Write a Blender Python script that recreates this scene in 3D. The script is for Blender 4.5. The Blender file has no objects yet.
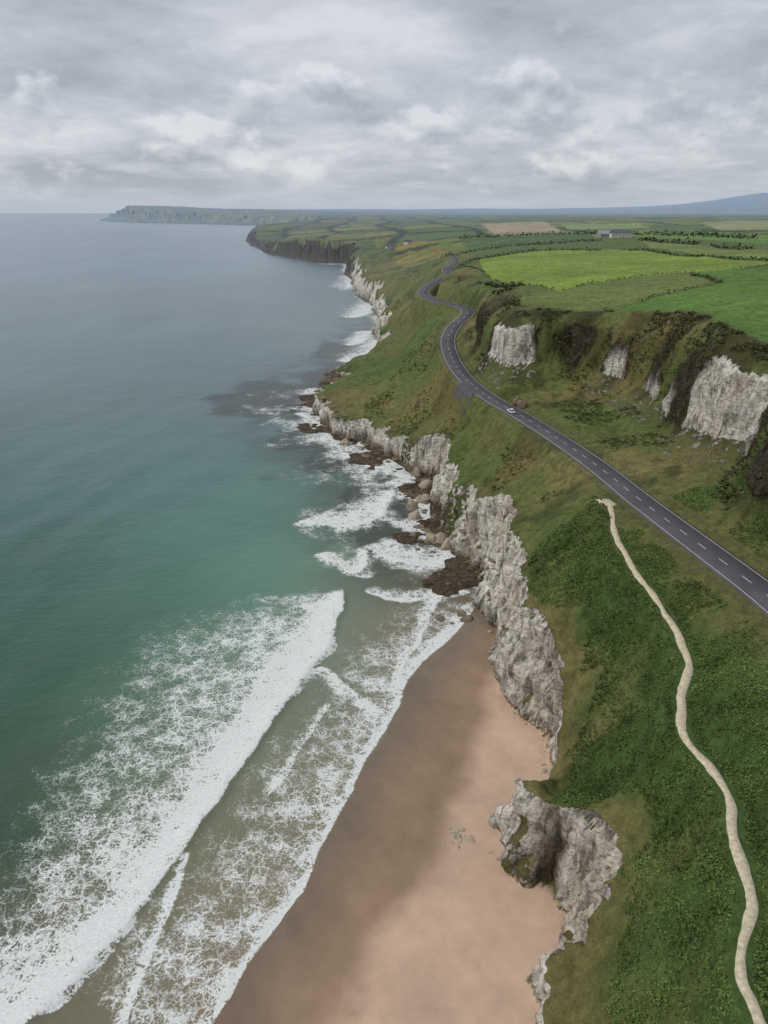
import bpy, math, numpy as np
from mathutils import Vector, Matrix
rng=np.random.default_rng(7)
H=105.0; F=711.0; PT=math.atan(299/711.0); SP=math.sin(PT); CP=math.cos(PT)
# aerial survey bearing (u,v) + ground height z  ->  world metres east/north
def S(u,v,z):
    s=(v-512)/F; D=(H-z)/(SP+CP*s); return ((u-384)/F*D, D*(CP-SP*s))
def lin(r,g,b):
    c=np.array([r,g,b])/255.0
    return np.where(c<=0.04045,c/12.92,((c+0.055)/1.055)**2.4)
# ---------------- noise
_p=rng.permutation(256); _P=np.concatenate([_p,_p,_p]).astype(np.int32); _R=rng.random(256).astype(np.float32)
def vn2(x,y,s=0):
    xi=np.floor(x); yi=np.floor(y); fx=x-xi; fy=y-yi
    xi=xi.astype(np.int64)&255; yi=yi.astype(np.int64)&255
    fx=fx*fx*(3-2*fx); fy=fy*fy*(3-2*fy)
    a=_P[xi+s%97]; b=_P[((xi+1)&255)+s%97]
    y1=(yi+1)&255
    v00=_R[_P[a+yi]]; v01=_R[_P[a+y1]]; v10=_R[_P[b+yi]]; v11=_R[_P[b+y1]]
    return (v00*(1-fy)+v01*fy)*(1-fx)+(v10*(1-fy)+v11*fy)*fx
def fbm(x,y,wl,o=4,s=0,g=0.5):
    t=0;a=1;n=0
    for i in range(o):
        c,sn=math.cos(i*1.1+.4),math.sin(i*1.1+.4)
        t=t+a*vn2((x*c-y*sn)/wl+i*17.3,(x*sn+y*c)/wl+i*5.7,s+i*7); n+=a; a*=g; wl*=0.5
    return t/n*2-1
def vn3(x,y,z,s=0):
    zi=np.floor(z); f=z-zi; f=f*f*(3-2*f)
    zi=zi.astype(np.int64)
    ox=(zi*37%101); oy=(zi*53%103); ox1=((zi+1)*37%101); oy1=((zi+1)*53%103)
    return vn2(x+ox*1.37,y+oy*2.11,s)*(1-f)+vn2(x+ox1*1.37,y+oy1*2.11,s)*f
def ss(a,b,x):
    t=np.clip((x-a)/(b-a),0,1); return t*t*(3-2*t)
def smin(a,b,k):
    h=np.clip(0.5+0.5*(b-a)/k,0,1); return b*(1-h)+a*h-k*h*(1-h)
def pdist(X,Y,pts,closed=False):
    pts=[tuple(p) for p in pts]; n=len(pts)
    best=np.full(X.shape,1e30); tt=np.zeros(X.shape); side=np.zeros(X.shape)
    for i in range(n if closed else n-1):
        ax,ay=pts[i][:2]; bx,by=pts[(i+1)%n][:2]; dx=bx-ax; dy=by-ay; l2=dx*dx+dy*dy+1e-9
        px=X-ax; py=Y-ay; t=np.clip((px*dx+py*dy)/l2,0,1)
        q=(px-t*dx)**2+(py-t*dy)**2
        m=q<best-1e-9
        best=np.where(m,q,best)
        if not closed:
            tt=np.where(m,i+t,tt); side=np.where(m,np.sign(dx*py-dy*px),side)
    return np.sqrt(best),tt,side
def inside(X,Y,pts):
    r=np.zeros(X.shape,bool); n=len(pts)
    for i in range(n):
        ax,ay=pts[i][:2]; bx,by=pts[(i+1)%n][:2]
        if ay==by: continue
        c=((ay>Y)!=(by>Y))&(X<(bx-ax)*(Y-ay)/(by-ay)+ax); r^=c
    return r
def sdist(X,Y,pts):
    d,_,_=pdist(X,Y,pts,True); return np.where(inside(X,Y,pts),d,-d)
def wc(x,y): 
    x=np.asarray(x,float); y=np.asarray(y,float); return x/(y+80),np.log(y+80)
def rbf_fit(P,V,lam=0.002):
    P=np.array(P,float); V=np.array(V,float); a,b=wc(P[:,0],P[:,1]); a=a*1.6
    R=np.hypot(a[:,None]-a[None],b[:,None]-b[None])
    n=len(a); A=np.zeros((n+1,n+1)); A[:n,:n]=-R-lam*np.eye(n); A[n,:n]=1; A[:n,n]=1
    rhs=np.zeros((n+1,)+V.shape[1:]); rhs[:n]=V
    w=np.linalg.solve(A,rhs); return (a,b,w)
def rbf_eval(m,X,Y):
    a,b,w=m; xs,ys=wc(X.ravel(),Y.ravel()); xs=(xs*1.6).astype(np.float32); ys=ys.astype(np.float32); a=a.astype(np.float32); b=b.astype(np.float32)
    out=np.zeros((xs.size,)+w.shape[1:])
    for i in range(0,xs.size,30000):
        R=-np.sqrt((xs[i:i+30000,None]-a[None])**2+(ys[i:i+30000,None]-b[None])**2)
        out[i:i+30000]=R.astype(float)@w[:-1]+w[-1]
    return out.reshape(X.shape+w.shape[1:])
def catmull(pts,n):
    pts=[np.array(p,float) for p in pts]; P=[2*pts[0]-pts[1]]+pts+[2*pts[-1]-pts[-2]]; o=[]
    for i in range(1,len(P)-2):
        for k in range(n):
            t=k/n; a,b,c,d=P[i-1:i+3]
            o.append(0.5*((2*b)+(-a+c)*t+(2*a-5*b+4*c-d)*t*t+(-a+3*b-3*c+d)*t**3))
    o.append(P[-2]); return np.array(o)
# ---------------- survey of the place: (.., .., height of the cliff above the shore)
CB=[(535,1040,3),(538,985,3),(555,955,8),(580,935,17),(560,915,20),(520,885,18),(502,850,15),(500,828,11),(530,802,5),(548,780,6),(545,755,12),(540,735,18),(515,712,21),(500,690,22),(497,660,22),(490,625,22),(486,590,21),(476,562,20),(455,537,19),(430,520,17),(430,500,17),(434,480,16),(400,463,12),(372,447,11),(338,430,12),(320,412,11),(322,397,6),(333,384,3),(346,379,3),(341,370,3),(356,363,6),(380,358,9),(386,350,13),(379,335,16),(382,318,16),(373,302,20),(361,297,24),(358,284,24),(346,275,26),(346,263,30),(322,263,40),(290,258,45),(262,251,40),(245,241,30)]
COAST=[S(u,v,1) for u,v,h in CB]; NC=len(COAST); HC=np.array([c[2] for c in CB],float)
COAST+=[S(252,236,0),S(290,233,0),S(330,229,0),S(300,226.5,0),S(200,224,0),S(130,222.5,0),S(98,221,0),(-5200,16000),(-3000,40000),(60000,40000),(60000,-100),(16,-100),(18,20)]
WATER=[S(u,v,0) for u,v in [(140,1130),(206,1030),(247,960),(302,890),(332,830),(352,782),(388,724),(402,690),(428,655),(458,628),(478,604),(484,585)]]
DRY=[S(u,v,1) for u,v in [(300,1130),(345,1024),(385,950),(415,900),(440,840),(462,790),(488,720),(492,690),(500,660)]]
i0=17
BEACH=WATER+COAST[i0:-2]+[(0,-100)]
roadc=[(830,650,40),(768,596,40),(700,545,40),(640,500,39),(600,468,38),(560,440,37),(520,415,36),(490,398,36),(465,378,37),(451,356,40),(448,338,44),(456,324,48),(468,314,51.5),(462,307,52.5),(440,302,53),(425,296,54),(424,290,55),(436,281,57),(448,274,58.5),(446,269,59),(455,262,60),(452,255,61)]
road=catmull([S(u,v,z)+(z,) for u,v,z in roadc],8)
pathc=[(602,499,39),(611,508,39),(616,540,38),(636,572,37),(662,606,36),(680,640,34.5),(688,662,34),(680,698,33),(686,738,32.5),(710,768,32),(730,800,32),(735,835,31.5),(744,868,31.5),(750,900,31.5),(742,935,31),(740,975,31),(752,1008,31.5),(775,1060,32)]
path=catmull([S(u,v,z)+(z,) for u,v,z in pathc],6)
bench=[(545,1024,5),(600,1024,16),(680,1024,27),(768,1024,34),(600,950,15),(565,985,8),(680,940,27),(790,900,37),(560,815,20),(520,812,17),(600,845,21),(625,880,18),(650,850,24),(700,850,29),(790,820,39),
(590,760,17),(560,780,12),(640,760,25),(790,740,40),(575,715,22),(560,690,22),(620,700,27),(790,680,41),(525,603,24),(540,650,23),(600,620,30),(730,610,39),(520,555,25),(560,560,30),(580,510,36),
(495,515,24),(540,510,30),(575,490,35),(475,500,20),(430,440,16),(465,450,21),(500,450,28),(540,455,33),(400,415,14),(420,430,16),(440,405,24),(470,420,29),(330,392,12),(350,380,13),(345,400,13),(380,385,16),(410,380,24),(430,365,30),
(350,368,10),(400,358,18),(395,340,22),(420,330,38),(430,312,45),(400,300,33),(390,318,22),(390,285,30),(380,272,28),(410,270,50),
(650,450,40),(700,490,42),(730,500,43),(600,410,39),(560,390,40),(520,385,40),(490,372,40),(768,530,43),(472,338,46),(520,345,42),(700,400,44),(640,375,43)]
FAR=[(365,256,30),(420,262,57),(400,245,55),(440,245,60),(350,243,42),(345,236,50),(300,240,48),(280,244,40),(262,242,22),(400,232,62),(500,232,68),(600,230,74),(768,232,78),(450,222,72),(650,222,80),(768,222,84)]
FARW=[(-3900,11600,195),(-4600,14000,190),(-3000,11000,165),(-1500,10200,125),(-800,9200,100),(-3700,10200,150),(-2300,9700,105),(0,8000,90),(2500,8000,94),(5500,8000,96),(12000,8000,98),(-2500,16000,150),(0,18000,125),(3000,20000,160),(4500,20000,210),(6000,20000,140),(8000,21000,300),(9300,22000,420),(10700,22000,640),(12500,22000,560),(14500,22000,400),(8000,14000,110),(5000,14000,100),(10000,30000,300),(20000,25000,400)]
plat=[(768,352,70),(690,335,69),(640,322,67),(580,310,66),(530,305,66),(490,310,63),(470,300,60),(768,300,77),(700,300,75),(600,290,70),(500,290,66),(455,266,63),(520,258,67),(640,255,72),(768,262,77),(690,272,75),(560,290,69),(600,278,71),(768,245,78),(600,242,72),(500,245,67)]
FARP=[S(u,v,z)+(z,) for u,v,z in FAR]+FARW
Lc=[S(u,v,z)+(z,) for u,v,z in bench]+[S(u,v,z)+(z,) for u,v,z in roadc]+[S(u,v,z)+(z,) for u,v,z in pathc]+FARP
Lc+=[(70,20,45),(30,0,30),(60,-60,40),(60,320,42),(100,225,44)]
Pc=[S(u,v,z)+(z,) for u,v,z in plat]+FARP+[(160,150,76),(180,60,75),(300,200,85),(48,314,62),(58,312,65),(40,325,59),(98,212,72),(86,216,71),(94,262,69),(84,300,67),(72,308,66)]
Lm=rbf_fit([p[:2] for p in Lc],[p[2] for p in Lc]); Pm=rbf_fit([p[:2] for p in Pc],[p[2] for p in Pc])
ESC=[S(u,v,z) for u,v,z in [(768,518,45),(736,512,45),(724,482,45),(738,456,44),(702,453,43),(664,430,42),(640,404,42),(600,386,42),(560,376,42),(530,374,42),(500,373,42),(478,366,42),(469,345,46),(478,328,52),(474,306,58),(458,292,60),(455,270,62),(462,258,63)]]
ESC+=[(60,1400),(60,40000),(60000,40000),(60000,-100),(130,-100),(112,60),(97,118)]
WHITE_E=[(700,452,43,15,17),(498,372,42,15,18),(604,390,42,8,12),(630,404,42,8,12),(650,418,42,6,9)]
def whitemask(X,Y):
    w=np.zeros(X.shape)
    for (u,v,z,r,ry) in WHITE_E:
        x,y=S(u,v,z); w=np.maximum(w,np.exp(-(((X-x)/r)**2+((Y-y-2)/ry)**2)**1.5))
    return np.clip(w*(1+.45*fbm(X,Y,9,3,19)),0,1)
def upland(X,Y):
    L=rbf_eval(Lm,X,Y); d2=sdist(X,Y,ESC)
    P=L.copy(); m=d2>-8
    P[m]=rbf_eval(Pm,X[m],Y[m])
    wE=whitemask(X,Y)
    d2n=d2+fbm(X,Y,30,4,3)*2.2+fbm(X,Y,8,3,9)*1.4
    hgt=np.maximum(P-L,0)
    fr=np.clip(0.16+.16*fbm(X,Y,40,2,23),.02,1)
    scree=np.clip(d2n,0,None)*0.9
    top=.76+.10*fbm(X,Y,24,2,27)
    crag=np.clip(d2n-hgt*fr/0.9,0,None)*(3.6+1.2*fbm(X,Y,20,2,21))
    low=np.minimum(scree,hgt*fr)+crag
    rise=np.minimum(low,hgt*top+np.clip(d2n-hgt*fr/.9-hgt*(top-fr)/3.6,0,None)*.9)
    emask=ss(-.5,.8,crag)*(1-ss(-1.0,3.5,rise-hgt*top))
    U=L+smin(hgt,rise,1.5); U=np.maximum(U,L-.8)
    dr=np.full(X.shape,1e4); tr=np.zeros(X.shape); dp=np.full(X.shape,1e4); tp=np.zeros(X.shape)
    m=Y<900; dr[m],tr[m],_=pdist(X[m],Y[m],road[:,:2]); m=Y<220; dp[m],tp[m],_=pdist(X[m],Y[m],path[:,:2])
    calm=ss(5,18,dr)*(0.15+0.85*ss(1,6,dp))
    far=ss(150,450,Y)
    U=U+calm*(fbm(X,Y,18,4,31)*(1.3+1.5*ss(170,240,Y)*(1-ss(-10,5,d2)))+fbm(X,Y,70,3,41)*4*far*(1-ss(0,40,d2)*.8))+ss(900,2500,Y)*fbm(X,Y,600,4,51)*7+ss(7000,12000,Y)*fbm(X,Y,3500,4,55)*55
    return U,d2,dr,dp,tr,tp,emask,wE
Ys=[-40.]
while Ys[-1]<40: Ys.append(Ys[-1]+1.6)
while Ys[-1]<200: Ys.append(Ys[-1]+0.34)
while Ys[-1]<650: Ys.append(Ys[-1]*1.0026)
while Ys[-1]<38000: Ys.append(Ys[-1]*1.012)
Ys=np.array(Ys); TH=np.linspace(-0.6,0.9,820)
GX=TH[None,:]*(Ys[:,None]+80); GY=np.repeat(Ys[:,None],len(TH),1)
SHP=GX.shape
dC=sdist(GX,GY,COAST); dB=sdist(GX,GY,BEACH)
LM=(dC>-60-.02*GY)
X=GX[LM]; Y=GY[LM]; d=dC[LM]; db=dB[LM]
U,d2,dr,dp,tr,tp,em,whiteE=upland(X,Y)
dn=d+fbm(X,Y,9,4,61)*2.5+fbm(X,Y,13,3,63)*5.0*ss(165,220,Y)+fbm(X,Y,32,3,67)*(1+8*ss(130,260,Y))+fbm(X,Y,160,4,71)*18*ss(600,1300,Y)+fbm(X,Y,900,4,75)*60*ss(3500,6000,Y)
B=np.where(db>0,np.minimum(0.045*db,2.6),np.maximum(0.06*db,-4))
sh=ss(-42,-3,d)*ss(160,190,Y)*(1-ss(520,640,Y))
B=np.maximum(B,-4+sh*(4.4+fbm(X,Y,14,4,77)*3.6))
k=(4.2+2.4*fbm(X,Y,22,3,81))*(1-.35*ss(150,300,Y))*(1-.55*ss(1200,2200,Y))*(1-.65*ss(3500,6000,Y))
# grass slopes above the cliff edge
hc=np.full(X.shape,1e4); m=(Y<1200)&(d>-5)&(d<160)
xm=X[m];ym=Y[m];num=np.zeros(xm.shape);den=np.zeros(xm.shape)
CD=[];HD=[]
for i in range(NC-1):
    a=np.array(COAST[i]);b=np.array(COAST[i+1]);n_=max(1,int(np.linalg.norm(b-a)/12))
    if a[1]>1500: break
    for q in range(n_): CD.append(a+(b-a)*q/n_); HD.append(HC[i]+(HC[i+1]-HC[i])*q/n_)
for c,h in zip(CD,HD):
    w=1/((xm-c[0])**2+(ym-c[1])**2+16)**2; num+=w*h; den+=w
hc[m]=num/den
hc=hc*(1+(.22+.4*ss(170,230,Y))*fbm(X,Y,20,3,83)); slope=1.05-.35*ss(150,260,Y)
cap=np.where(hc<5000,hc+1+np.clip(dn-hc/4.5,0,None)*slope+ss(60,150,d)*60+60*ss(-14,-2,d2),1e4)
U=np.minimum(U,smin(U,cap,2.0))
rz=np.interp(tr,np.arange(len(road)),road[:,2]); wr=1-ss(4.6,11,dr); U=U*(1-wr)+(rz-0.15)*wr
pz=np.interp(tp,np.arange(len(path)),path[:,2]); w=(1-ss(1.2,6.0,dp))*(1-wr); U=U*(1-w)+(pz-0.05)*w
C=B+np.clip(dn,0,None)*k
led=fbm(X,Y,60,2,85)*2; st=5.5; q=(C+led)/st; C2=(np.floor(q)+ss(0.3,0.95,q-np.floor(q)))*st-led
C=np.where(dn>0.5,C*0.35+C2*0.65,C)
Z=np.where(dn>0,smin(U,C,1.4),B); Z=np.where(dn>0,np.maximum(Z,B),B)
cm=(dn>0)*(1-ss(-.6,1.4,C-U))
def full(a,fill=0.):
    o=np.full(SHP+a.shape[1:],fill,float); o[LM]=a; return o
GZ=full(Z,-8.); 
def sample(x,y,A):
    x=np.asarray(x,float); y=np.asarray(y,float)
    fi=np.interp(y,Ys,np.arange(len(Ys))); fj=np.clip((x/(y+80)-TH[0])/(TH[1]-TH[0]),0,len(TH)-1.001)
    i=np.clip(fi.astype(int),0,len(Ys)-2); j=fj.astype(int); a=fi-i; b=fj-j
    return (A[i,j]*(1-b)+A[i,j+1]*b)*(1-a)+(A[i+1,j]*(1-b)+A[i+1,j+1]*b)*a
def normals(X,Y,Z):
    du=[np.gradient(q,axis=1) for q in (X,Y,Z)]; dv=[np.gradient(q,axis=0) for q in (X,Y,Z)]
    nx=du[1]*dv[2]-du[2]*dv[1]; ny=du[2]*dv[0]-du[0]*dv[2]; nz=du[0]*dv[1]-du[1]*dv[0]
    l=np.sqrt(nx*nx+ny*ny+nz*nz)+1e-12; return nx/l,ny/l,nz/l
nx,ny,nz=[q[LM] for q in normals(GX,GY,GZ)]
rough=np.clip(np.maximum(cm,em*.7),0,1)*ss(4.5,7,dr)
r3=(vn3(X/3.0,Y/3.0,Z/8,5)-.5)*4.0+(vn3(X/1.2,Y/1.2,Z/2.0,15)-.5)*2.4+(vn3(X/9,Y/9,Z/3.0,25)-.5)*2.8
amp=rough*np.clip(1+(Y-300)/600,1,3)*(Y<3000)
VX=X+nx*r3*amp; VY=Y+ny*r3*amp; VZ=Z+rough*0.3*r3
VZ=VZ+(fbm(X,Y,2.2,3,91)*0.25+fbm(X,Y,5,3,92)*.45*(Y<200))*ss(1.2,3.5,dp)*ss(5,10,dr)*(1-rough)*(dn>0)
VZ=np.where(dn>0,VZ,Z+fbm(X,Y,6,3,95)*0.04*(db>0))
fX=GX.copy(); fX[LM]=VX; fY=GY.copy(); fY[LM]=VY; fZ=full(VZ,-8.)
nz2=normals(fX,fY,fZ)[2][LM]
# ---------------- colours
def C3(a): return np.array(a)[None,:]
def mix(a,b,t): t=np.clip(t,0,1)[...,None]; return a*(1-t)+b*t
g_brack=lin(72,92,48); g_olive=lin(118,112,70); g_mid=lin(95,103,58); g_dark=lin(62,70,41)
n1=fbm(X,Y,40,4,101); n2=fbm(X,Y,9,4,111); n3=fbm(X,Y,160,3,121)
gc=np.broadcast_to(g_mid,X.shape+(3,)).copy()
gc=mix(gc,C3(g_olive),ss(-.25,.35,n1+.5*n2))
gc=mix(gc,C3(g_dark),ss(.08,.4,n2-.3*n1)*.75)
near=(1-ss(140,190,Y)); edge=ss(3,14,dn+n2*6)
gc=mix(gc,C3(g_brack),near*edge)
gc=mix(gc,C3(g_olive*.85),near*(1-edge)*.75)
gc=mix(gc,C3(g_olive*.8),near*(1-ss(9,20,dr+n2*8))*.75)
gc=mix(gc,C3(lin(122,104,70)),ss(.1,.5,fbm(X,Y,22,3,127)+.3*n2)*.5*ss(150,210,Y)*(1-ss(10,45,dn)))
gc=mix(gc,C3(lin(84,106,54)),ss(-.1,.4,fbm(X,Y,35,3,129))*.5*ss(200,260,Y)*(1-ss(-5,3,d2))*ss(8,20,dr))
def poly(l): return [S(*p) for p in l]
fields=[([(455,267,63),(520,258.5,67),(640,255,72),(775,261,77),(740,269,76.5),(690,272,75),(640,275,73),(560,291,69),(500,281,66)],lin(120,139,63)),
([(690,272.5,75),(775,268,77),(820,350,73),(768,356,70.5),(690,336,69.5),(610,318,67),(600,312,67.5),(720,285,75)],lin(90,116,57)),
([(560,291,69),(640,275.5,73),(690,273,75),(715,285,75),(600,311,67.5),(530,304,66),(500,298,66)],lin(102,114,64)),
([(480,225,70),(545,223,74),(565,232,72),(500,236,68)],lin(158,146,112)),
([(560,224,76),(640,224,78),(650,228,77),(570,229,74)],lin(130,144,86)),
([(400,246,56),(450,243,60),(455,254,61),(420,256,58)],lin(96,120,60)),
([(460,238,66),(590,236,72),(600,246,71.5),(470,250,66)],lin(84,104,56)),
([(610,232,75),(768,236,78),(768,244,78),(640,240,74)],lin(110,136,66)),
([(650,225,79),(700,224,80),(710,230,78),(655,231,77)],lin(84,104,60)),
([(700,222,82),(775,221,84),(775,229,80),(720,230,79)],lin(142,144,96)),
([(640,246,73),(768,249,78),(768,258,77.5),(650,252,72.5)],lin(116,128,70))]
FW=[(poly(a),c) for a,c in fields]
gc=mix(gc,C3(lin(90,108,58)),ss(3,25,d2)*ss(250,420,Y)*.7)
wx=X+60*fbm(X,Y,700,2,8); wy=Y+90*fbm(X,Y,800,2,18)
cell=vn2(np.floor(wx/190)*7.3+.2,np.floor(wy/300)*3.7+.4,5); cell2=vn2(np.floor(wx/190)*3.1+.6,np.floor(wy/300)*9.7+.1,35)
pk=np.stack([0.4+1.6*cell,0.65+.75*cell+.1*cell2,0.4+1.0*cell2],-1)
fm=(ss(850,1100,Y)*(dn>60))[...,None]
gc=gc*(1-fm)+gc*pk*1.15*fm
hl=np.minimum(np.minimum((wx/190)%1,1-(wx/190)%1)*190,np.minimum((wy/300)%1,1-(wy/300)%1)*300*.6)
gc=mix(gc,C3(lin(46,58,36)),(1-ss(5,12+Y*.004,hl))*ss(850,1100,Y)*(dn>60)*(1-ss(5000,9000,Y))*.9)
fieldm=np.zeros(X.shape)
for P_,c in FW:
    m=inside(X,Y,P_); m&=(d2>19+3*n2); stripe=1+.07*np.sin((X*.3+Y*.95)/2.2)
    gc[m]=(c[None]*(1+.14*n2[m]+.28*n1[m]+.25*n3[m])[:,None]*stripe[m][:,None]); fieldm[m]=1
rim=ss(-1,4,d2+2*n2)*(1-ss(15,25,d2+5*n2))*(1-ss(360,460,Y))
gc=mix(gc,C3(lin(66,62,42)*(.95)),rim*.75*ss(-.4,.2,n2+.25*n1+.05))
inl=ss(-12,-4,d2)
white=np.where(inl>.5,whiteE,1.)*(1-ss(1000,1500,Y))
white*=1-.5*ss(.1,.5,fbm(X,Y,25,3,131))*(1-inl)
rw=lin(228,221,206); rb=lin(80,72,58); rbrown=lin(122,108,88)
rc=mix(np.broadcast_to(rb,X.shape+(3,)),C3(rw),ss(.25,.5,white+.35*n2))
rc=mix(rc,C3(rbrown*.85),(1-ss(1.0,5.0,VZ+n2*1.8))*ss(150,200,Y))
rc=mix(rc,C3(lin(170,148,116)),ss(0,.5,fbm(X,Y,7,3,139))*.35*(Y<1000)*np.where(inl>.5,whiteE,1))
rc=rc*(0.8+.4*vn2(VZ/1.1+n2,X*0+.5,3))[...,None]
rock=cm*(1-ss(.74,.92,nz2+.1*n2))*(1-.6*ss(.05,.5,fbm(X,Y,13,3,137)))
rockE=em*np.clip(.25+.35*ss(-.1,.3,n2)+.7*ss(.15,.45,whiteE+.2*n2),0,1)
rock=np.maximum(rock,np.where(inl>.3,rockE,0))*ss(5,7,dr)*(1-ss(0,2,1.6-dp))
dd,tt,sd_=pdist(X,Y,DRY); wet=1-ss(-4,3,np.where(sd_<0,dd,-dd)+fbm(X,Y,14,5,141)*4.5)
sd=mix(np.broadcast_to(lin(198,170,146),X.shape+(3,)),C3(lin(146,122,98)),wet)
swash=(1-ss(1,14,db+3*fbm(X,Y,15,3,143)))
sd=mix(sd,C3(lin(116,100,83)),swash*.85)
strk=fbm((X*.85+Y*.5)*1.0,(Y*.85-X*.5)*.22,5,4,153)
sd=sd*(1+.16*fbm(X,Y,25,5,151)+.09*fbm(X,Y,4,3,152)+.16*strk)[...,None]
shelf=(dn<=0)&((Y>=185)|((VZ>.8)&(Y>165)&(fbm(X,Y,6,3,161)>.0)&(dn>-14))); sand=((dn<=0)&~shelf).astype(float)
gcol=gc
rock=np.where(shelf,1.0,rock); rc[shelf]=(rbrown*.62)[None]*(1+.5*n2[shelf])[:,None]
gcol[sand>0]=sd[sand>0]; rock[sand>0]=0
hz=np.clip(1-np.exp(-np.clip(Y-300,0,None)/9500.),0,.94); hcol=lin(152,170,192)  # distance haze painted into the ground and rock base colours, growing northwards
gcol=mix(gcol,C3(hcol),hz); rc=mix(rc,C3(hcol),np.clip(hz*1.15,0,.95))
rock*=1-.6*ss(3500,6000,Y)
# ---------------- mesh helpers
def mk(name,V,faces,smooth=True,mat=None):
    me=bpy.data.meshes.new(name); V=np.asarray(V,np.float32); fa=np.asarray(faces,np.int32)
    me.vertices.add(len(V)); me.vertices.foreach_set('co',V.ravel())
    n,k=fa.shape; me.loops.add(n*k); me.loops.foreach_set('vertex_index',fa.ravel())
    me.polygons.add(n); me.polygons.foreach_set('loop_start',np.arange(0,n*k,k,dtype=np.int32))
    me.polygons.foreach_set('loop_total',np.full(n,k,np.int32))
    me.polygons.foreach_set('use_smooth',np.full(n,smooth,bool))
    me.update(calc_edges=True); ob=bpy.data.objects.new(name,me); bpy.context.scene.collection.objects.link(ob)
    if mat: me.materials.append(mat)
    return ob
def attr(ob,name,A):
    A=np.asarray(A,np.float32)
    if A.ndim==2:
        a=ob.data.attributes.new(name,'FLOAT_COLOR','POINT'); B=np.ones((len(A),4),np.float32); B[:,:3]=A[:,:3]; a.data.foreach_set('color',B.ravel())
    else:
        a=ob.data.attributes.new(name,'FLOAT','POINT'); a.data.foreach_set('value',A)
def gridfaces(nr,nc,keep=None):
    i=np.arange(nr-1)[:,None]*nc+np.arange(nc-1)[None,:]
    f=np.stack([i,i+1,i+nc+1,i+nc],-1).reshape(-1,4)
    if keep is not None: f=f[keep.ravel()]
    return f
def compact(V,f,*A):
    u,inv=np.unique(f.ravel(),return_inverse=True); return (V[u],inv.reshape(f.shape))+tuple(a[u] for a in A)
class NT:
    def __init__(s,name):
        s.m=bpy.data.materials.new(name); s.m.use_nodes=True; s.t=s.m.node_tree; s.t.nodes.clear()
        s.out=s.n('ShaderNodeOutputMaterial')
    def n(s,ty,**k):
        x=s.t.nodes.new(ty)
        for a,b in k.items(): setattr(x,a,b)
        return x
    def l(s,a,b): s.t.links.new(a,b)
    def inp(s,sock,v):
        if isinstance(v,bpy.types.NodeSocket): s.l(v,sock)
        else: sock.default_value=v
    def math(s,op,a,b=None,c=None,clamp=False):
        x=s.n('ShaderNodeMath',operation=op); x.use_clamp=clamp; s.inp(x.inputs[0],a)
        if b is not None: s.inp(x.inputs[1],b)
        if c is not None: s.inp(x.inputs[2],c)
        return x.outputs[0]
    def noise(s,vec,scale,detail=5,rough=.55,dist=0):
        x=s.n('ShaderNodeTexNoise'); s.l(vec,x.inputs['Vector']); x.inputs['Scale'].default_value=scale; x.inputs['Detail'].default_value=detail; x.inputs['Roughness'].default_value=rough; x.inputs['Distortion'].default_value=dist
        return x.outputs['Fac']
    def mapr(s,v,a,b,c=0,d=1,sm=False):
        x=s.n('ShaderNodeMapRange'); x.interpolation_type='SMOOTHSTEP' if sm else 'LINEAR'
        s.inp(x.inputs['Value'],v)
        for k,q in zip(('From Min','From Max','To Min','To Max'),(a,b,c,d)): s.inp(x.inputs[k],q)
        return x.outputs[0]
    def mixc(s,f,a,b,bt='MIX'):
        x=s.n('ShaderNodeMix',data_type='RGBA',blend_type=bt); s.inp(x.inputs[0],f); s.inp(x.inputs[6],a); s.inp(x.inputs[7],b); return x.outputs[2]
    def scale(s,c,f):
        x=s.n('ShaderNodeVectorMath',operation='SCALE'); s.inp(x.inputs[0],c); s.inp(x.inputs[3],f); return x.outputs[0]
    def mapping(s,vec,sc):
        x=s.n('ShaderNodeMapping'); s.l(vec,x.inputs[0]); x.inputs['Scale'].default_value=sc; return x.outputs[0]
    def attr(s,name,fac=False):
        x=s.n('ShaderNodeAttribute',attribute_name=name); return x.outputs['Fac'] if fac else x.outputs['Color']
    def bump(s,h,dist,st=1.0):
        x=s.n('ShaderNodeBump'); s.l(h,x.inputs['Height']); x.inputs['Distance'].default_value=dist; x.inputs['Strength'].default_value=st; return x.outputs[0]
    def bsdf(s,col,rough=.9,spec=.2,nrm=None,**k):
        x=s.n('ShaderNodeBsdfPrincipled'); s.inp(x.inputs['Base Color'],col); s.inp(x.inputs['Roughness'],rough); s.inp(x.inputs['Specular IOR Level'],spec)
        if nrm is not None: s.l(nrm,x.inputs['Normal'])
        return x
    def fin(s,sh): s.l(sh,s.out.inputs[0]); return s.m
def pos(t): return t.n('ShaderNodeNewGeometry').outputs['Position']
def rgba(c): return (float(c[0]),float(c[1]),float(c[2]),1)
def simple(name,c,rough=.7,spec=.3,var=.15,sc=2,metal=0):
    t=NT(name); p=pos(t); f=t.mapr(t.noise(p,sc,3),0.3,0.7,1-var,1+var); b=t.bsdf(t.scale(rgba(c)[:3],f),rough,spec); b.inputs['Metallic'].default_value=metal; return t.fin(b.outputs[0])
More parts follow.
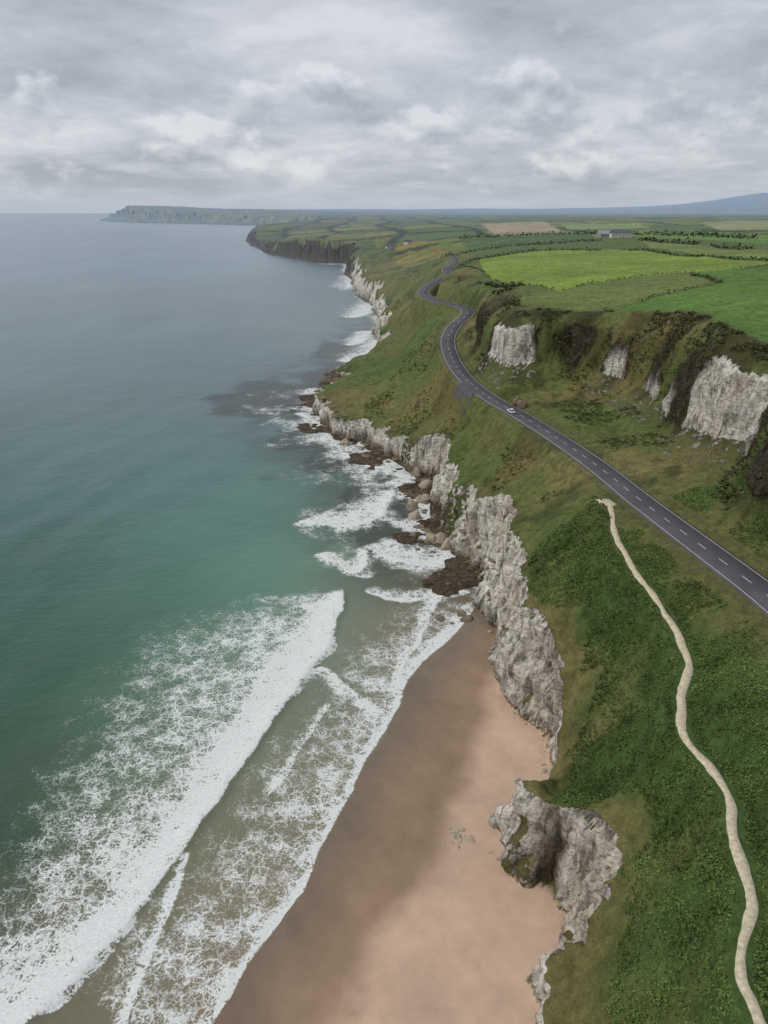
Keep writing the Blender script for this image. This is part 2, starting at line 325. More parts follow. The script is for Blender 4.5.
# terrain material
t=NT('terrain_material'); p=pos(t)
na=t.noise(p,.45,6,.68); nb=t.noise(p,2.6,2,.6)
sandf=t.attr('sand',True)
gm=t.math('MULTIPLY',t.mapr(na,.3,.7,.6,1.4),t.mapr(nb,.3,.7,.8,1.2))
gm=t.mapr(sandf,0,1,gm,t.mapr(na,.3,.7,.92,1.08))
gcolr=t.scale(t.attr('gcol'),gm)
pr=t.mapping(p,(.6,.6,.15)); rn=t.noise(pr,1.0,6,.75,.3)
pr2=t.mapping(p,(.35,.35,1.3)); rn2=t.noise(pr2,1.0,5,.7)
rm=t.math('MULTIPLY',t.mapr(rn,.38,.55,.36,1.15),t.mapr(rn2,.36,.52,.6,1.12))
rcol=t.scale(t.attr('rcol'),rm)
rcol=t.mixc(t.mapr(na,.57,.65,0,.5),rcol,(.085,.085,.035,1))
rk=t.mapr(t.math('ADD',t.attr('rock',True),t.math('MULTIPLY',t.math('SUBTRACT',na,.5),1.3)),.36,.47,0,1,True)
rk=t.math('MULTIPLY',rk,t.math('SUBTRACT',1.0,sandf))
col=t.mixc(rk,gcolr,rcol)
hgt=t.math('ADD',t.math('MULTIPLY',rk,t.math('ADD',rn,rn2)),t.math('MULTIPLY',t.mapr(sandf,0,1,.6,.04),na))
b=t.bsdf(col,t.mapr(t.attr('wet',True),0,1,.92,.24),t.mapr(t.attr('wet',True),0,1,.12,.5),t.bump(hgt,1.6,.9))
terr_mat=t.fin(b.outputs[0])
keep=LM&((dC>-60)|(dB>-45))&(fZ>-6)
kf=keep[:-1,:-1]&keep[1:,1:]&keep[1:,:-1]&keep[:-1,1:]
V=np.stack([fX,fY,fZ],-1).reshape(-1,3); f=gridfaces(*SHP,kf)
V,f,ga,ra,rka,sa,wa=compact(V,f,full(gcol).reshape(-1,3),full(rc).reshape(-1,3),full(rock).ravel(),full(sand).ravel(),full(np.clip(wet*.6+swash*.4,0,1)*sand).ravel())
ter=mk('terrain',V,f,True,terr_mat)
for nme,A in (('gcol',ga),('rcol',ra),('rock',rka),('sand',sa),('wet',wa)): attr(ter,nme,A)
# ---------------- sea
Y2=[-60.]
while Y2[-1]<45: Y2.append(Y2[-1]+2)
while Y2[-1]<210: Y2.append(Y2[-1]+0.45)
while Y2[-1]<900: Y2.append(Y2[-1]*1.006)
while Y2[-1]<250000: Y2.append(Y2[-1]*1.04)
Y2=np.array(Y2); T2=np.linspace(-1.1,.34,640)
SX=T2[None]*(Y2[:,None]+80); SY=np.repeat(Y2[:,None],len(T2),1)
sdc=sdist(SX,SY,COAST)
foam=np.zeros(SX.shape); rid=np.zeros(SX.shape)
wob=fbm(SX,SY,14,4,201)*2.2; wob2=fbm(SX,SY,5,3,211)
def band(pts,A,front=.5,ridge=0,wobk=1.,sharp=1.3,halo=0):
    global foam,rid
    W=[S(u,v,0)+(w,) for u,v,w in pts]
    P_=catmull(W,4); mx=P_[:,2].max()*2.6*(1+halo)+4
    ok=(SX>P_[:,0].min()-mx)&(SX<P_[:,0].max()+mx)&(SY>P_[:,1].min()-mx)&(SY<P_[:,1].max()+mx)
    if not ok.any(): return
    d,tt,sd_=pdist(SX[ok],SY[ok],P_[:,:2]); w=np.interp(tt,np.arange(len(P_)),P_[:,2])
    s=np.where(sd_>0,d,-d)+wob[ok]*wobk
    n=len(P_)-1; ta=ss(0,n*.06,tt)*(1-ss(n*.93,n,tt)); endd=(tt>0.001)&(tt<n-0.001)
    den=A*np.where(s>0,np.exp(-(np.clip(s,0,None)/w)**sharp),np.exp(s/front))*ta*endd
    foam[ok]=np.maximum(foam[ok],den)
    if halo:
        s2=s+wob[ok]*2; h=.72*np.exp(-np.clip(s2,0,None)/(w*1.5))*np.exp(-np.clip(-s2,0,None)/(w*.45)); foam[ok]=np.maximum(foam[ok],h*np.clip(ta+.5,0,1))
    if ridge: rid[ok]=np.maximum(rid[ok],ridge*ta*endd*np.where(s>0,np.exp(-(s/3.2)**2),np.exp(-(s/1.2)**2)))
A1=[(-20,1075,7),(30,1020,7),(100,945,7),(165,875,8),(230,790,9),(285,700,11),(322,648,11),(341,612,8),(348,585,5)]
band(A1,1.7,.35,.6,sharp=3)
band([(u,v,w*2.1) for u,v,w in A1],.92,.4,0,1.8,1.8)
band([(u,v,w*4.8) for u,v,w in A1],.68,.4,0,2.8,2.0)
B1=[(180,1070,1.4),(206,1028,1.4),(247,958,1.4),(302,888,1.6),(332,828,1.6),(352,782,2),(388,724,2.6),(402,690,3),(428,655,4),(458,628,5),(478,604,5)]
band(B1,1.3,.25,.15,.55)
band([(u,v,26) for u,v,w in B1],.56,.3,0,.55,3)
band([(u,v,7) for u,v,w in B1],.70,.3,0,.9,1.6)
band([(115,1045,2),(150,960,2),(180,885,2),(190,850,1.4)],1.2,.3,.2,.5,1.3,0)
band([(280,700,3),(320,668,4),(352,692,5),(388,716,4)][::-1],.95,.4,.1,.5)
band([(265,800,2),(300,752,3),(335,700,3)],.9,.5,.1,.8)
band([(392,700,2.5),(412,650,4),(436,605,5),(447,578,5)],1.15,.4,.25,.8,1.3,.5)
band([(318,552,6),(340,566,9),(356,572,9),(366,560,8),(364,548,3)],1.2,.5,.5,1.5,1.3,1)
band([(298,520,16),(330,529,22),(365,524,22),(390,508,18),(399,488,10)],1.2,.8,.6,1.5,1.3,1)
band([(362,545,12),(395,559,16),(440,566,14),(458,550,10)],1.1,1,.4,1.5,1.3,1)
band([(395,520,12),(420,535,16),(445,540,12)],1.0,3,0,2,1.3,1)
band([(360,590,5),(400,603,8),(440,592,7),(470,590,6)],.9,1.5,0,1.5,1.3,1)
band([(385,480,10),(410,500,18),(432,515,14)],1.0,3,0,2,1.3,1)
band([(350,462,9),(385,470,14),(425,486,10)],1.0,3,0,2,1.3,1)
band([(300,412,8),(318,424,12),(345,440,10)],1.0,4,0,2,1.3,1)
band([(340,362,10),(362,358,26),(378,352,26),(376,338,14)],1.05,8,0,2,1.3,.6)
band([(345,345,10),(360,342,20),(372,330,16)],1.0,8,0,2,1.3,.6)
band([(352,318,16),(368,312,30),(374,300,20)],1.0,10,0,2,1.3,.6)
band([(338,290,25),(352,285,40),(350,274,30)],.8,20)
ad=np.abs(sdc)
surf=np.exp(-ad/(7+SY*.008))*ss(165,190,SY)*(.8+.75*fbm(SX,SY,28,4,221))*(1-.45*ss(1300,2000,SY))
foam=np.maximum(foam,np.clip(surf,0,1.1)*(SY<4000))
inshore=ss(160,185,SY)*(1-ss(420,520,SY))*np.exp(-ad/42)*(.76+.95*fbm(SX,SY,18,4,231))
foam=np.maximum(foam,np.clip(inshore,0,1.0))
foam*=(.9+.25*wob2)
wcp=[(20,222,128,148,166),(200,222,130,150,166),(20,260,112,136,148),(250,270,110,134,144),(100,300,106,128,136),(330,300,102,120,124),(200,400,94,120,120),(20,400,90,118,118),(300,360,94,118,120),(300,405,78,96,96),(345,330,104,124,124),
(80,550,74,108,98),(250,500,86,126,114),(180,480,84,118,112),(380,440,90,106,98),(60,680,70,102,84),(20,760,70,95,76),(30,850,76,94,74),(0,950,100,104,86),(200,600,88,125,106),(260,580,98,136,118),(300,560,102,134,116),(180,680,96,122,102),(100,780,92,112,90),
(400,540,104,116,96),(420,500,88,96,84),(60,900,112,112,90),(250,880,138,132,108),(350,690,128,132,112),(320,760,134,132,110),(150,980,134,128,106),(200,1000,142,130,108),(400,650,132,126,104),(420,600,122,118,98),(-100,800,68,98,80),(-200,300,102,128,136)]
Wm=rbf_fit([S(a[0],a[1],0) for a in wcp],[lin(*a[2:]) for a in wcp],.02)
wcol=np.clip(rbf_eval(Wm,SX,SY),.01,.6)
wcol*=(1+.16*fbm(SX,SY*.4,60,4,241)+.08*fbm(SX*.5,SY,14,3,251)*(SY<900)+.12*fbm(SX*.5,SY*.15,300,3,253))[...,None]
def blob(u,v,r,ry):
    x,y=S(u,v,0); return np.exp(-((SX-x)/r)**2-((SY-y)/ry)**2)
reef=np.maximum.reduce([blob(285,392,44,50),blob(262,405,30,24),blob(320,380,22,45),blob(372,440,24,34),blob(380,500,24,38),blob(430,520,16,26),blob(400,540,16,18),blob(350,455,24,30),blob(330,350,18,60),blob(355,515,20,22),blob(310,440,20,24)])
reef=ss(.34,.70,reef+.6*fbm(SX,SY,22,5,271))
reef=np.maximum(reef,ss(-65,-10,sdc)*ss(175,205,SY)*(1-ss(600,900,SY))*ss(-.3,.15,fbm(SX,SY,16,4,281)))
wcol=wcol*(1-.7*reef[...,None])+reef[...,None]*.5*np.array(lin(66,62,50))*.6
sz=rid+fbm(SX,SY,7,3,261)*.08+ .22*np.sin((SX*.8-SY*.25)/4.5+fbm(SX,SY,60,2,5)*4)*np.exp(-((SY-200)/250)**2)*(1-ss(0,.5,foam))
sz=sz*(SY<1500)
sz*=np.clip(0.25+ss(2,14,-sdist(SX,SY,BEACH)),0,1)
keep=(sdc<60+SY*.02); kf=keep[:-1,:-1]|keep[1:,1:]
V=np.stack([SX,SY,sz],-1).reshape(-1,3); f=gridfaces(*SX.shape,kf)
V,f,fo,wcl=compact(V,f,foam.ravel(),wcol.reshape(-1,3))
t=NT('sea_water'); p=pos(t)
wn=t.n('ShaderNodeTexNoise'); t.l(p,wn.inputs['Vector']); wn.inputs['Scale'].default_value=.35; wn.inputs['Detail'].default_value=2
off=t.n('ShaderNodeVectorMath',operation='SUBTRACT'); t.l(wn.outputs['Color'],off.inputs[0]); off.inputs[1].default_value=(.5,.5,.5)
pw=t.n('ShaderNodeVectorMath',operation='ADD'); t.l(p,pw.inputs[0]); t.l(t.scale(off.outputs[0],3.5),pw.inputs[1]); pw=pw.outputs[0]
v1=t.n('ShaderNodeTexVoronoi',feature='DISTANCE_TO_EDGE'); t.l(pw,v1.inputs['Vector']); v1.inputs['Scale'].default_value=.42
v2=t.n('ShaderNodeTexVoronoi',feature='DISTANCE_TO_EDGE'); t.l(pw,v2.inputs['Vector']); v2.inputs['Scale'].default_value=1.4
lace=t.math('MAXIMUM',t.mapr(v1.outputs['Distance'],0,.2,.95,0),t.mapr(v2.outputs['Distance'],0,.18,.85,0))
fn=t.noise(p,2.4,5,.78); fn2=t.noise(p,.22,3,.6)
fa=t.attr('foam',True)
val=t.math('ADD',t.math('ADD',.43,t.math('MULTIPLY',lace,.56)),t.math('ADD',t.math('MULTIPLY',t.math('SUBTRACT',fn,.5),1.8),t.math('MULTIPLY',t.math('SUBTRACT',fn2,.5),1.2)))
fmask=t.mapr(t.math('MULTIPLY',fa,val),.26,.56,0,1,True)
wb=t.math('ADD',t.noise(t.mapping(p,(.25,.5,.3)),1.0,5,.6),t.math('MULTIPLY',t.noise(p,.06,2),2.0))
water=t.bsdf(t.attr('wcol'),.25,.4,t.bump(wb,.7,.6)); water.inputs['IOR'].default_value=1.33
foamb=t.bsdf(t.scale((.82,.84,.81),t.mapr(fn,.3,.7,.72,1.1)),.8,.2)
ms=t.n('ShaderNodeMixShader'); t.l(fmask,ms.inputs[0]); t.l(water.outputs[0],ms.inputs[1]); t.l(foamb.outputs[0],ms.inputs[2])
sea=mk('sea',V,f,True,t.fin(ms.outputs[0])); attr(sea,'foam',fo); attr(sea,'wcol',wcl)
# ---------------- ribbons
def frames(C):
    T=np.gradient(C[:,:2],axis=0); T/=np.linalg.norm(T,axis=1)[:,None]; return T,np.stack([-T[:,1],T[:,0]],-1)
def resample(C,step):
    s=np.concatenate([[0],np.cumsum(np.linalg.norm(np.diff(C[:,:2],axis=0),axis=1))]); q=np.arange(0,s[-1],step)
    return np.stack([np.interp(q,s,C[:,k]) for k in range(3)],-1)
def ribbon(name,C,offs,dz,mat,drop=None):
    T,N=frames(C); k=len(offs); V=[]
    for j,o in enumerate(offs):
        o_=o if np.ndim(o) else np.full(len(C),o)
        V.append(np.stack([C[:,0]+N[:,0]*o_,C[:,1]+N[:,1]*o_,C[:,2]+dz-(drop[j] if drop else 0)],-1))
    V=np.stack(V,1); f=gridfaces(len(C),k)
    return mk(name,V.reshape(-1,3),f[:,::-1],True,mat)
R=resample(road,1.5); kk=np.ones(9)/9
for k in range(3): R[4:-4,k]=np.convolve(R[:,k],kk,'valid')
t=NT('asphalt'); p=pos(t)
a_=t.mapr(t.noise(p,.15,4),.3,.7,.8,1.2); a2=t.mapr(t.noise(p,6,2),.3,.7,.85,1.15)
asph=t.fin(t.bsdf(t.scale((.09,.09,.093),t.math('MULTIPLY',a_,a2)),.85,.3).outputs[0])
paint=simple('road_paint',(.6,.6,.57),.6,.3,.25,3)
rd=ribbon('road',R,[-4.3,-4.2,0,4.2,4.3],0.02,asph,drop=[.35,0,-.05,0,.35])
def child(o,par): o.parent=par
for o in (-3.55,3.55): child(ribbon('edge_line',R,[o-.08,o+.08],0.045,paint),rd)
i=0;Vd=[];fd=[]; T,N=frames(R)
while i<len(R)-5:
    for k in (0,1,2):
        a=i+k
        for o in (-.09,.09): Vd.append((R[a,0]+N[a,0]*o,R[a,1]+N[a,1]*o,R[a,2]+.08))
    b=len(Vd)-6; fd+= [(b,b+1,b+3,b+2),(b+2,b+3,b+5,b+4)]; i+=5
child(mk('centre_dashes',Vd,fd,False,paint),rd)
Pp=resample(path,.6)
sw=fbm(Pp[:,1],Pp[:,0],9,2,321)*.6; T_,N_=frames(Pp); Pp[:,0]+=N_[:,0]*sw; Pp[:,1]+=N_[:,1]*sw
T_,N_=frames(Pp)
nw=fbm(Pp[:,0],Pp[:,1],3,3,301); nw2=fbm(Pp[:,0],Pp[:,1],4,3,311)
wd=np.full(len(Pp),.55); wd[:8]=1.8
Pp[:,2]=np.maximum.reduce([sample(Pp[:,0]+N_[:,0]*o,Pp[:,1]+N_[:,1]*o,fZ) for o in (-.7,0,.7)])
for _ in range(2): Pp[4:-4,2]=np.convolve(Pp[:,2],kk,'valid')
gravel=simple('chalk_gravel',lin(204,192,166)*.95,.9,.1,.25,1.8)
ribbon('footpath',Pp,[-(wd+.35*nw+.25),-(wd+.35*nw),wd*0,wd+.35*nw2,wd+.35*nw2+.25],.16,gravel,drop=[.5,0,-.02,0,.5])
def slab(name,u0,v0,z0,u1,v1,z1,width,mat,n=20):
    a=np.array(S(u0,v0,z0)); b=np.array(S(u1,v1,z1)); L=np.linalg.norm(b-a); T=(b-a)/L; N=np.array([-T[1],T[0]]); V=[]
    for i in range(n+1):
        for j in range(7):
            s=i/n; e=width*(j/6-.5)*min(1,math.sin(math.pi*min(max(s,.04),.96))*2.2); q=a+(b-a)*s+N*e; V.append((q[0],q[1],float(sample(q[0],q[1],fZ))+.45))
    return mk(name,V,gridfaces(n+1,7),True,mat)
slab('lay_by',458,400,29,470,410,30,5,asph)
# ---------------- foliage clumps
t=NT('foliage'); leafm=t.fin(t.bsdf(t.attr('tint'),.8,.15).outputs[0])
def foliage(name,px,py,pz,size,nl,cols,flat=.6,lsz=1.):
    n=len(px); N=n*nl
    th=rng.random(N)*6.283; rr=np.sqrt(rng.random(N)); up=rng.random(N)
    s=np.repeat(size,nl); c=np.stack([np.repeat(px,nl)+np.cos(th)*rr*s*.7,np.repeat(py,nl)+np.sin(th)*rr*s*.7,np.repeat(pz,nl)+s*flat*(1-rr**2*.7)*(.25+.75*up)],-1)
    a=rng.normal(size=(N,3)); a[:,2]*=.45; a/=np.linalg.norm(a,axis=1)[:,None]
    b=rng.normal(size=(N,3)); b[:,2]*=.45; b-=a*(a*b).sum(1)[:,None]; b/=np.linalg.norm(b,axis=1)[:,None]
    ls=(s*(.16+.2*rng.random(N))*lsz)[:,None]
    V=np.stack([c-a*ls,c+b*ls*.7,c+a*ls*1.1,c-b*ls*.7],1).reshape(-1,3)
    ci=np.repeat(cols,nl,axis=0)*(.8+.5*up*rng.random(N)+.1)[:,None]
    ob=mk(name,V,np.arange(N*4).reshape(-1,4),False,leafm); attr(ob,'tint',np.repeat(ci,4,axis=0)); return ob
fdn=full(dn,-99); fdr=full(dr,99); fdp=full(dp,99); frk=full(rock,0); fd2=full(d2,-99); ffl=full(fieldm,0)
def scat(n,x0,x1,y0,y1,cond):
    x=x0+(x1-x0)*rng.random(n); y=y0+(y1-y0)*rng.random(n); m=cond(x,y); x=x[m]; y=y[m]; return x,y,sample(x,y,fZ)
def cb_(x,y):
    ok=(sample(x,y,fdn)>3)&(sample(x,y,frk)<.25)&(sample(x,y,fdr)>8)&(sample(x,y,fdp)>1.4)&(x<.66*(y+40)+10)
    return ok&(sample(x,y,fdn)+fbm(x,y,9,3,401)*9>7)&(fbm(x,y,7,3,411)+.6+rng.random(len(x))*.5-.6*(1-ss(10,22,sample(x,y,fdr)))>.3)
x,y,z=scat(120000,20,100,38,165,cb_)
x,y,z=x[:44000],y[:44000],z[:44000]
pn=(fbm(x,y,10,3,421)+.5*fbm(x,y,3,2,423))[:,None]
cols=np.clip(lin(88,107,56)[None]*(1+.65*pn),0,1)*(.8+.4*rng.random((len(x),1)))
foliage('bracken',x,y,z,.28+.36*rng.random(len(x)),7,cols,flat=.5,lsz=1.15)
def cs(x,y):
    e=sample(x,y,fd2); ok=(sample(x,y,fdr)>9)&(sample(x,y,ffl)<.3)&((whitemask(x,y)<.2)|(e>12))
    return ok&(((e>-1)&(e<22)&(fbm(x,y,9,3,431)>-.03)))
x,y,z=scat(40000,35,150,120,360,cs)
cols=lin(78,78,48)[None]*(.6+.8*rng.random((len(x),1)))
foliage('scrub',x,y,z,.6+1.2*rng.random(len(x))**2,8,cols)
def cm_(x,y): return (sample(x,y,fdr)>9)&(sample(x,y,fdn)>5)&(sample(x,y,fd2)<-2)&(fbm(x,y,16,3,441)>.17)
x,y,z=scat(20000,-10,95,150,420,cm_)
cols=lin(74,84,48)[None]*(.6+.7*rng.random((len(x),1)))
foliage('gorse_bushes',x,y,z,.4+.8*rng.random(len(x)),7,cols)
hx=[];hy=[];hs=[]
def hedge(pts,step=1.6,s=2.2):
    W=[np.array(S(*p)) for p in pts]
    for a,b in zip(W[:-1],W[1:]):
        L=np.linalg.norm(b-a); n=max(2,int(L/step))
        for q in range(n):
            c=a+(b-a)*(q/n)
            if fbm(c[:1],c[1:2],25,2,451)[0]<-.45: continue
            hx.append(c[0]+rng.normal()*.5); hy.append(c[1]+rng.normal()*.5); hs.append(s*(.6+.8*rng.random()))
hedge([(455,267,63),(520,258.5,67),(640,255,72),(775,261,77)]); hedge([(775,267,77),(740,269,76.5),(690,272,75),(640,275,73),(560,291,69),(500,281,66),(455,267,63)],1.6,1.1)
hedge([(560,291,69),(500,298,66)],1.6,1.6); hedge([(640,246,73),(768,249,78)],2.5,4); hedge([(460,238,66),(590,236,72),(768,240,78)],3,5); hedge([(600,246,71.5),(470,250,66),(440,256,61)],2.2,3)
hedge([(720,285,75),(690,273,75)],1.5,1.6); hedge([(480,282,65),(520,290,66),(490,300,63)],1.2,2.6); hedge([(715,285,75),(600,311,67.5)],1.4,1.3)
hx=np.array(hx);hy=np.array(hy); foliage('hedgerow',hx,hy,sample(hx,hy,fZ),np.array(hs),8,lin(66,76,48)[None]*(.7+.5*rng.random((len(hx),1))),flat=1.1)
# ---------------- boulders
def icos(sub):
    import bmesh
    bm=bmesh.new(); bmesh.ops.create_icosphere(bm,subdivisions=sub,radius=1); V=np.array([v.co[:] for v in bm.verts]); f=np.array([[v.index for v in q.verts] for q in bm.faces]); bm.free(); return V,f
bV,bF=icos(2)
def rocks(name,P,sz,mat,flat=.6):
    VV=[];FF=[]
    for i,(p_,s) in enumerate(zip(P,sz)):
        v=bV*(1+.28*np.sin(bV[:,[1,2,0]]*3+i)+.2*rng.normal(size=(1,3))); v=v+rng.normal(size=v.shape)*.07; v=np.sign(v)*np.abs(v)**.85
        a=rng.random()*6.28; R_=np.array([[math.cos(a),-math.sin(a),0],[math.sin(a),math.cos(a),0],[0,0,1]])
        v=(v*[1,.75,flat])@R_.T*s+np.array(p_); FF.append(bF+len(VV)*len(bV)); VV.append(v)
    return mk(name,np.concatenate(VV),np.concatenate(FF),False,mat)
t=NT('boulder_stone'); p=pos(t); bn=t.noise(p,1.5,5,.65)
bst=t.fin(t.bsdf(t.scale(rgba(lin(180,166,146))[:3],t.mapr(bn,.3,.7,.5,1.2)),.9,.1,t.bump(bn,.3,.7)).outputs[0])
t=NT('shore_rock'); p=pos(t); bn=t.noise(p,1.1,5,.65)
bsh=t.fin(t.bsdf(t.scale(rgba(lin(132,119,100))[:3],t.mapr(bn,.3,.7,.4,1.25)),.75,.3,t.bump(bn,.3,.7)).outputs[0])
def alongcoast(n,i0,i1,off0,off1):
    P=[]
    for _ in range(n):
        i=rng.integers(i0,i1); a=np.array(COAST[i]); b=np.array(COAST[i+1]); tt=rng.random(); c=a+(b-a)*tt; T=(b-a)/np.linalg.norm(b-a); N=np.array([-T[1],T[0]])
        c=c+N*(off0+(off1-off0)*rng.random()**1.7); P.append((c[0],c[1],float(sample(c[0],c[1],fZ))))
    return P
P=alongcoast(60,3,15,-1,2.5); rocks('cliff_foot_boulders',P,.2+.6*rng.random(len(P))**3,bst)
P=[]
for _ in range(26):
    x,y=S(462+rng.normal()*6,836+rng.normal()*5,1.5); P.append((x,y,float(sample(x,y,fZ))-.1))
rocks('beach_rocks',P,.3+.5*rng.random(len(P)),bst,.35)
P=alongcoast(320,15,30,-2,20); P=[(a,b,max(c,-.5)) for a,b,c in P]; rocks('foreshore_rocks',P,.4+1.7*rng.random(len(P))**2.5,bsh,.4)
P=alongcoast(14,17,26,2,8); P=[(a,b,max(c,-.5)+.3) for a,b,c in P]; rocks('sea_stacks',P,1.5+1.8*rng.random(len(P)),bst,.9)
x,y=S(522,402,38); rocks('rock_outcrop',[(x,y,float(sample(x,y,fZ))+.5),(x-1.5,y+2,float(sample(x,y,fZ))+1.5)],[2.2,2.0],bsh,1.1)
# ---------------- car
def box(name,sx,sy,sz,loc,mat,par,bev=.0,taper=None):
    import bmesh
    bm=bmesh.new(); bmesh.ops.create_cube(bm,size=1)
    for v in bm.verts:
        if taper and v.co.z>0: v.co.x*=taper[0]; v.co.y*=taper[1]
        v.co=Vector((v.co.x*sx,v.co.y*sy,v.co.z*sz))
    if bev: bmesh.ops.bevel(bm,geom=bm.edges[:],offset=bev,segments=2,affect='EDGES')
    me=bpy.data.meshes.new(name); bm.to_mesh(me); bm.free(); me.materials.append(mat); ob=bpy.data.objects.new(name,me); bpy.context.scene.collection.objects.link(ob); ob.location=loc; ob.parent=par; return ob
def cyl(name,r,h,loc,mat,par):
    import bmesh
    bm=bmesh.new(); bmesh.ops.create_cone(bm,cap_ends=True,segments=20,radius1=r,radius2=r,depth=h)
    me=bpy.data.meshes.new(name); bm.to_mesh(me); bm.free(); me.materials.append(mat); ob=bpy.data.objects.new(name,me); bpy.context.scene.collection.objects.link(ob); ob.rotation_euler=(0,math.pi/2,0); ob.location=loc; ob.parent=par; return ob
white_p=simple('car_paint',(.8,.81,.83),.3,.5,.02,1); glass=simple('dark_glass',(.02,.025,.03),.1,.6,.05,1); tyre=simple('tyre_rubber',(.02,.02,.02),.9,.1,.1,4); redl=simple('tail_lamp',(.4,.01,.01),.3,.5,.05,4)
def empty(name,loc,rz):
    e=bpy.data.objects.new(name,None); bpy.context.scene.collection.objects.link(e); e.location=loc; e.rotation_euler=(0,0,rz); return e
def car(u,v,off,flip):
    q=np.array(S(u,v,36)); i=int(np.argmin(np.hypot(R[:,0]-q[0],R[:,1]-q[1]))); T,N=frames(R); c=R[i]+np.array([N[i,0]*off,N[i,1]*off,.06]); a=math.atan2(T[i,1],T[i,0])-math.pi/2+(math.pi if flip else 0)
    e=empty('car',c,a)
    box('body',1.82,4.4,.62,(0,0,.62),white_p,e,.14); box('cabin_glass',1.66,2.5,.52,(0,-.15,1.15),glass,e,.05,(.82,.7)); box('roof',1.38,1.7,.07,(0,-.15,1.43),white_p,e,.03); box('bonnet',1.7,1.1,.1,(0,1.55,.93),white_p,e,.04)
    for sx in (-1,1):
        for sy in (-1.35,1.38): cyl('wheel',.33,.24,(sx*.82,sy,.33),tyre,e)
        box('tail_lamp',.3,.06,.16,(sx*.68,-2.2,.75),redl,e,.01); box('headlamp',.34,.06,.14,(sx*.66,2.2,.72),glass,e,.01); box('mirror',.18,.12,.12,(sx*1.0,.75,1.02),white_p,e,.03)
    return e
car(506,413,1.9,False)
# ---------------- buildings
wallm=simple('white_render',(.6,.59,.55),.85,.1,.08,.5); slate=simple('slate_roof',(.13,.13,.145),.8,.2,.15,1); barnm=simple('grey_cladding',(.33,.34,.35),.7,.2,.1,.4); doorm=simple('painted_door',(.08,.05,.03),.6,.3,.1,2)
def house(name,u,v,z,w,l,h,rz,wm=wallm,rmt=slate):
    x,y=S(u,v,z); zz=float(sample(x,y,fZ)); e=empty(name,(x,y,zz-.3),rz)
    box('walls',l,w,h,(0,0,h/2),wm,e)
    rh=w*.38; o=.4; V=[(-l/2-o,-w/2-o,h-.15),(l/2+o,-w/2-o,h-.15),(l/2+o,w/2+o,h-.15),(-l/2-o,w/2+o,h-.15),(-l/2-o,0,h+rh),(l/2+o,0,h+rh)]
    me=bpy.data.meshes.new('roof'); me.from_pydata(V,[],[(0,1,5,4),(2,3,4,5),(0,4,3),(1,2,5),(3,2,1,0)]); me.materials.append(rmt); r=bpy.data.objects.new('roof',me); bpy.context.scene.collection.objects.link(r); r.parent=e
    nwn=max(2,int(l/4))
    for i in range(nwn):
        X_=(i+.5)/nwn*l-l/2
        for sy in (-1,1):
            if i==nwn//2 and sy<0: box('door',1.1,.1,2.1,(X_,sy*(w/2+.03),1.35),doorm,e)
            else: box('window',1.2,.1,1.1,(X_,sy*(w/2+.03),h*.6),glass,e)
    for sx in (-1,1): box('chimney',.7,.7,1.6,(sx*(l/2-.6),0,h+rh+.2),wm,e)
house('farmhouse',620,241,73,9,26,5.5,.1); house('barn',606,240,73,12,22,4.5,.2,barnm,barnm)
for (u,v,z,r) in [(390,246,54,.3),(408,245,56,.9)]:
    house('cottage',u,v,z,8,14,4.2,r)
# ---------------- roadside fence
woodm=simple('fence_wood',(.2,.17,.13),.9,.1,.2,3)
fc=resample(R,3.0); T,N=frames(fc); VV=[];FF=[]
def bx(x,y,z,a,b,c):
    i=len(VV); 
    for dx in (-a,a):
        for dy in (-b,b):
            for dz in (0,c): VV.append((x+dx,y+dy,z+dz))
    FF.extend([(i,i+1,i+3,i+2),(i+4,i+6,i+7,i+5),(i,i+4,i+5,i+1),(i+2,i+3,i+7,i+6),(i+1,i+5,i+7,i+3),(i,i+2,i+6,i+4)])
for sgn in (1,-1):
    prev=None
    for i in range(2,min(len(fc),150)):
        x=fc[i,0]+N[i,0]*6.4*sgn; y=fc[i,1]+N[i,1]*6.4*sgn; z=float(sample(x,y,fZ)); bx(x,y,z-.2,.06,.06,1.35)
        if prev:
            for hh in (.55,1.0):
                b0=len(VV); VV.extend([(prev[0],prev[1],prev[2]+hh),(x,y,z+hh),(x,y,z+hh+.07),(prev[0],prev[1],prev[2]+hh+.07)]); FF.append((b0,b0+1,b0+2,b0+3))
        prev=(x,y,z)
mk('post_and_rail_fence',VV,FF,False,woodm)
# ---------------- camera, light, world
cam=bpy.data.cameras.new('camera'); co=bpy.data.objects.new('camera',cam); bpy.context.scene.collection.objects.link(co)
co.location=(0,0,H); co.rotation_euler=(math.pi/2-PT,0,0); cam.sensor_fit='VERTICAL'; cam.sensor_height=36; cam.sensor_width=27; cam.lens=25.0; cam.clip_end=400000; cam.clip_start=1
bpy.context.scene.camera=co
EL=math.radians(50); AZ=math.radians(-95)
sl=bpy.data.lights.new('sun','SUN'); sl.energy=1.4; sl.angle=math.radians(12); sl.color=(1,.97,.92)
so=bpy.data.objects.new('sun',sl); bpy.context.scene.collection.objects.link(so)
dirv=Vector((math.sin(AZ)*math.cos(EL),math.cos(AZ)*math.cos(EL),math.sin(EL))); so.rotation_euler=dirv.to_track_quat('Z','Y').to_euler(); so.location=(-50,50,200)
w=bpy.data.worlds.new('World'); bpy.context.scene.world=w; w.use_nodes=True
class WT(NT):
    def __init__(s): s.t=w.node_tree; s.t.nodes.clear(); s.out=s.n('ShaderNodeOutputWorld')
t=WT(); d=t.n('ShaderNodeTexCoord').outputs['Generated']
sx=t.n('ShaderNodeSeparateXYZ'); t.l(d,sx.inputs[0]); x_,y_,z_=sx.outputs
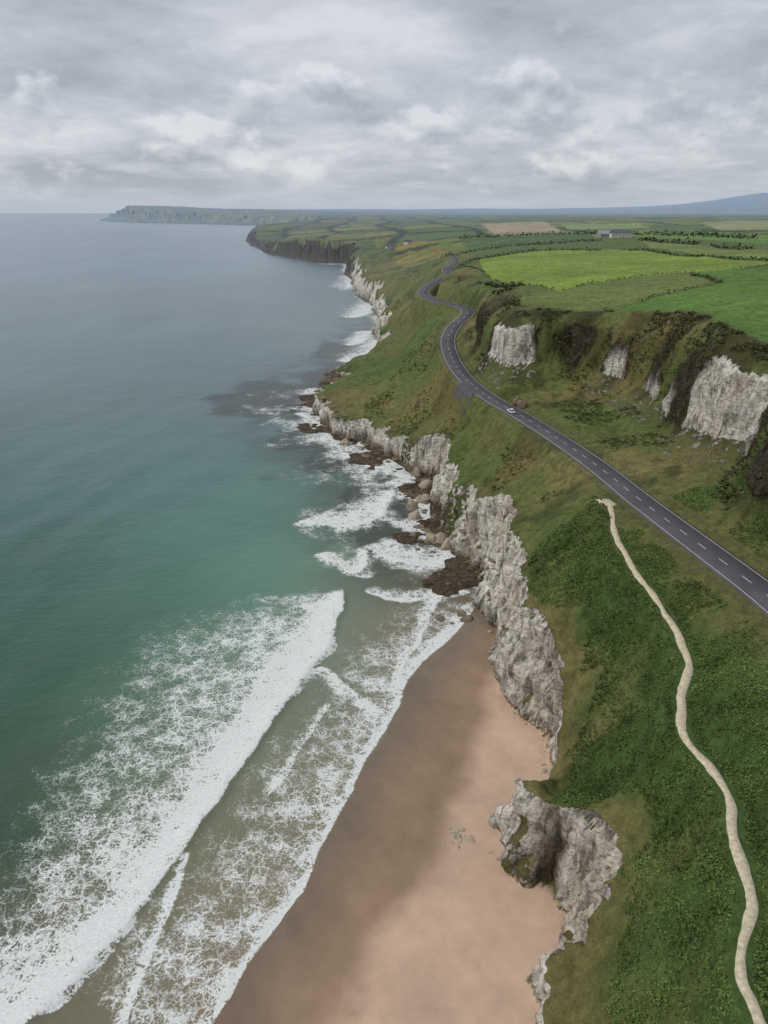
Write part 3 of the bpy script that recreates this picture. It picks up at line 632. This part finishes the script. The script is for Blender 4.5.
zc=t.math('ADD',t.math('MAXIMUM',z_,0.0),.17)
cb=t.n('ShaderNodeCombineXYZ'); t.l(t.math('DIVIDE',x_,zc),cb.inputs[0]); t.l(t.math('DIVIDE',y_,zc),cb.inputs[1]); cb.inputs[2].default_value=5.2
c1=t.noise(cb.outputs[0],1.2,8,.6,.2)
cb2=t.n('ShaderNodeCombineXYZ'); t.l(x_,cb2.inputs[0]); t.l(y_,cb2.inputs[1]); t.l(t.math('MULTIPLY',z_,1.7),cb2.inputs[2])
c2=t.noise(cb2.outputs[0],7.0,8,.56,.0)
cb3=t.n('ShaderNodeVectorMath',operation='ADD'); t.l(cb2.outputs[0],cb3.inputs[0]); cb3.inputs[1].default_value=(-.010,0,.032)
c3=t.noise(cb3.outputs[0],7.0,5,.56,.0)
base=t.n('ShaderNodeValToRGB'); t.l(c1,base.inputs[0]); e=base.color_ramp.elements
e[0].position=.36; e[0].color=rgba(lin(166,172,182)); e[1].position=.64; e[1].color=rgba(lin(222,224,229))
m_=base.color_ramp.elements.new(.5); m_.color=rgba(lin(194,198,207))
lit=t.mapr(t.math('SUBTRACT',c2,c3),-.08,.11,0,1)
cumc=t.mixc(lit,rgba(lin(166,172,183)),rgba(lin(232,234,237)))
zb=t.mapr(t.math('ABSOLUTE',t.math('SUBTRACT',z_,.10)),0,.09,.10,-.10)
cm2=t.mapr(t.math('ADD',c2,zb),.50,.62,0,.8,True)
skc=t.mixc(cm2,base.outputs[0],cumc)
skc=t.mixc(t.mapr(z_,-.01,.06,.9,0,True),skc,rgba(lin(184,194,208)))
bg=t.n('ShaderNodeBackground'); t.l(skc,bg.inputs[0]); bg.inputs[1].default_value=1.0
sky=t.n('ShaderNodeTexSky'); sky.sky_type='NISHITA'; sky.sun_disc=False; sky.sun_elevation=EL; sky.sun_rotation=AZ
bg2=t.n('ShaderNodeBackground'); t.l(sky.outputs[0],bg2.inputs[0]); bg2.inputs[1].default_value=.1
mx=t.n('ShaderNodeMixShader'); mx.inputs[0].default_value=.12; t.l(bg.outputs[0],mx.inputs[1]); t.l(bg2.outputs[0],mx.inputs[2]); t.l(mx.outputs[0],t.out.inputs[0])
sc=bpy.context.scene; sc.view_settings.view_transform='Standard'; sc.view_settings.look='None'; sc.view_settings.exposure=0
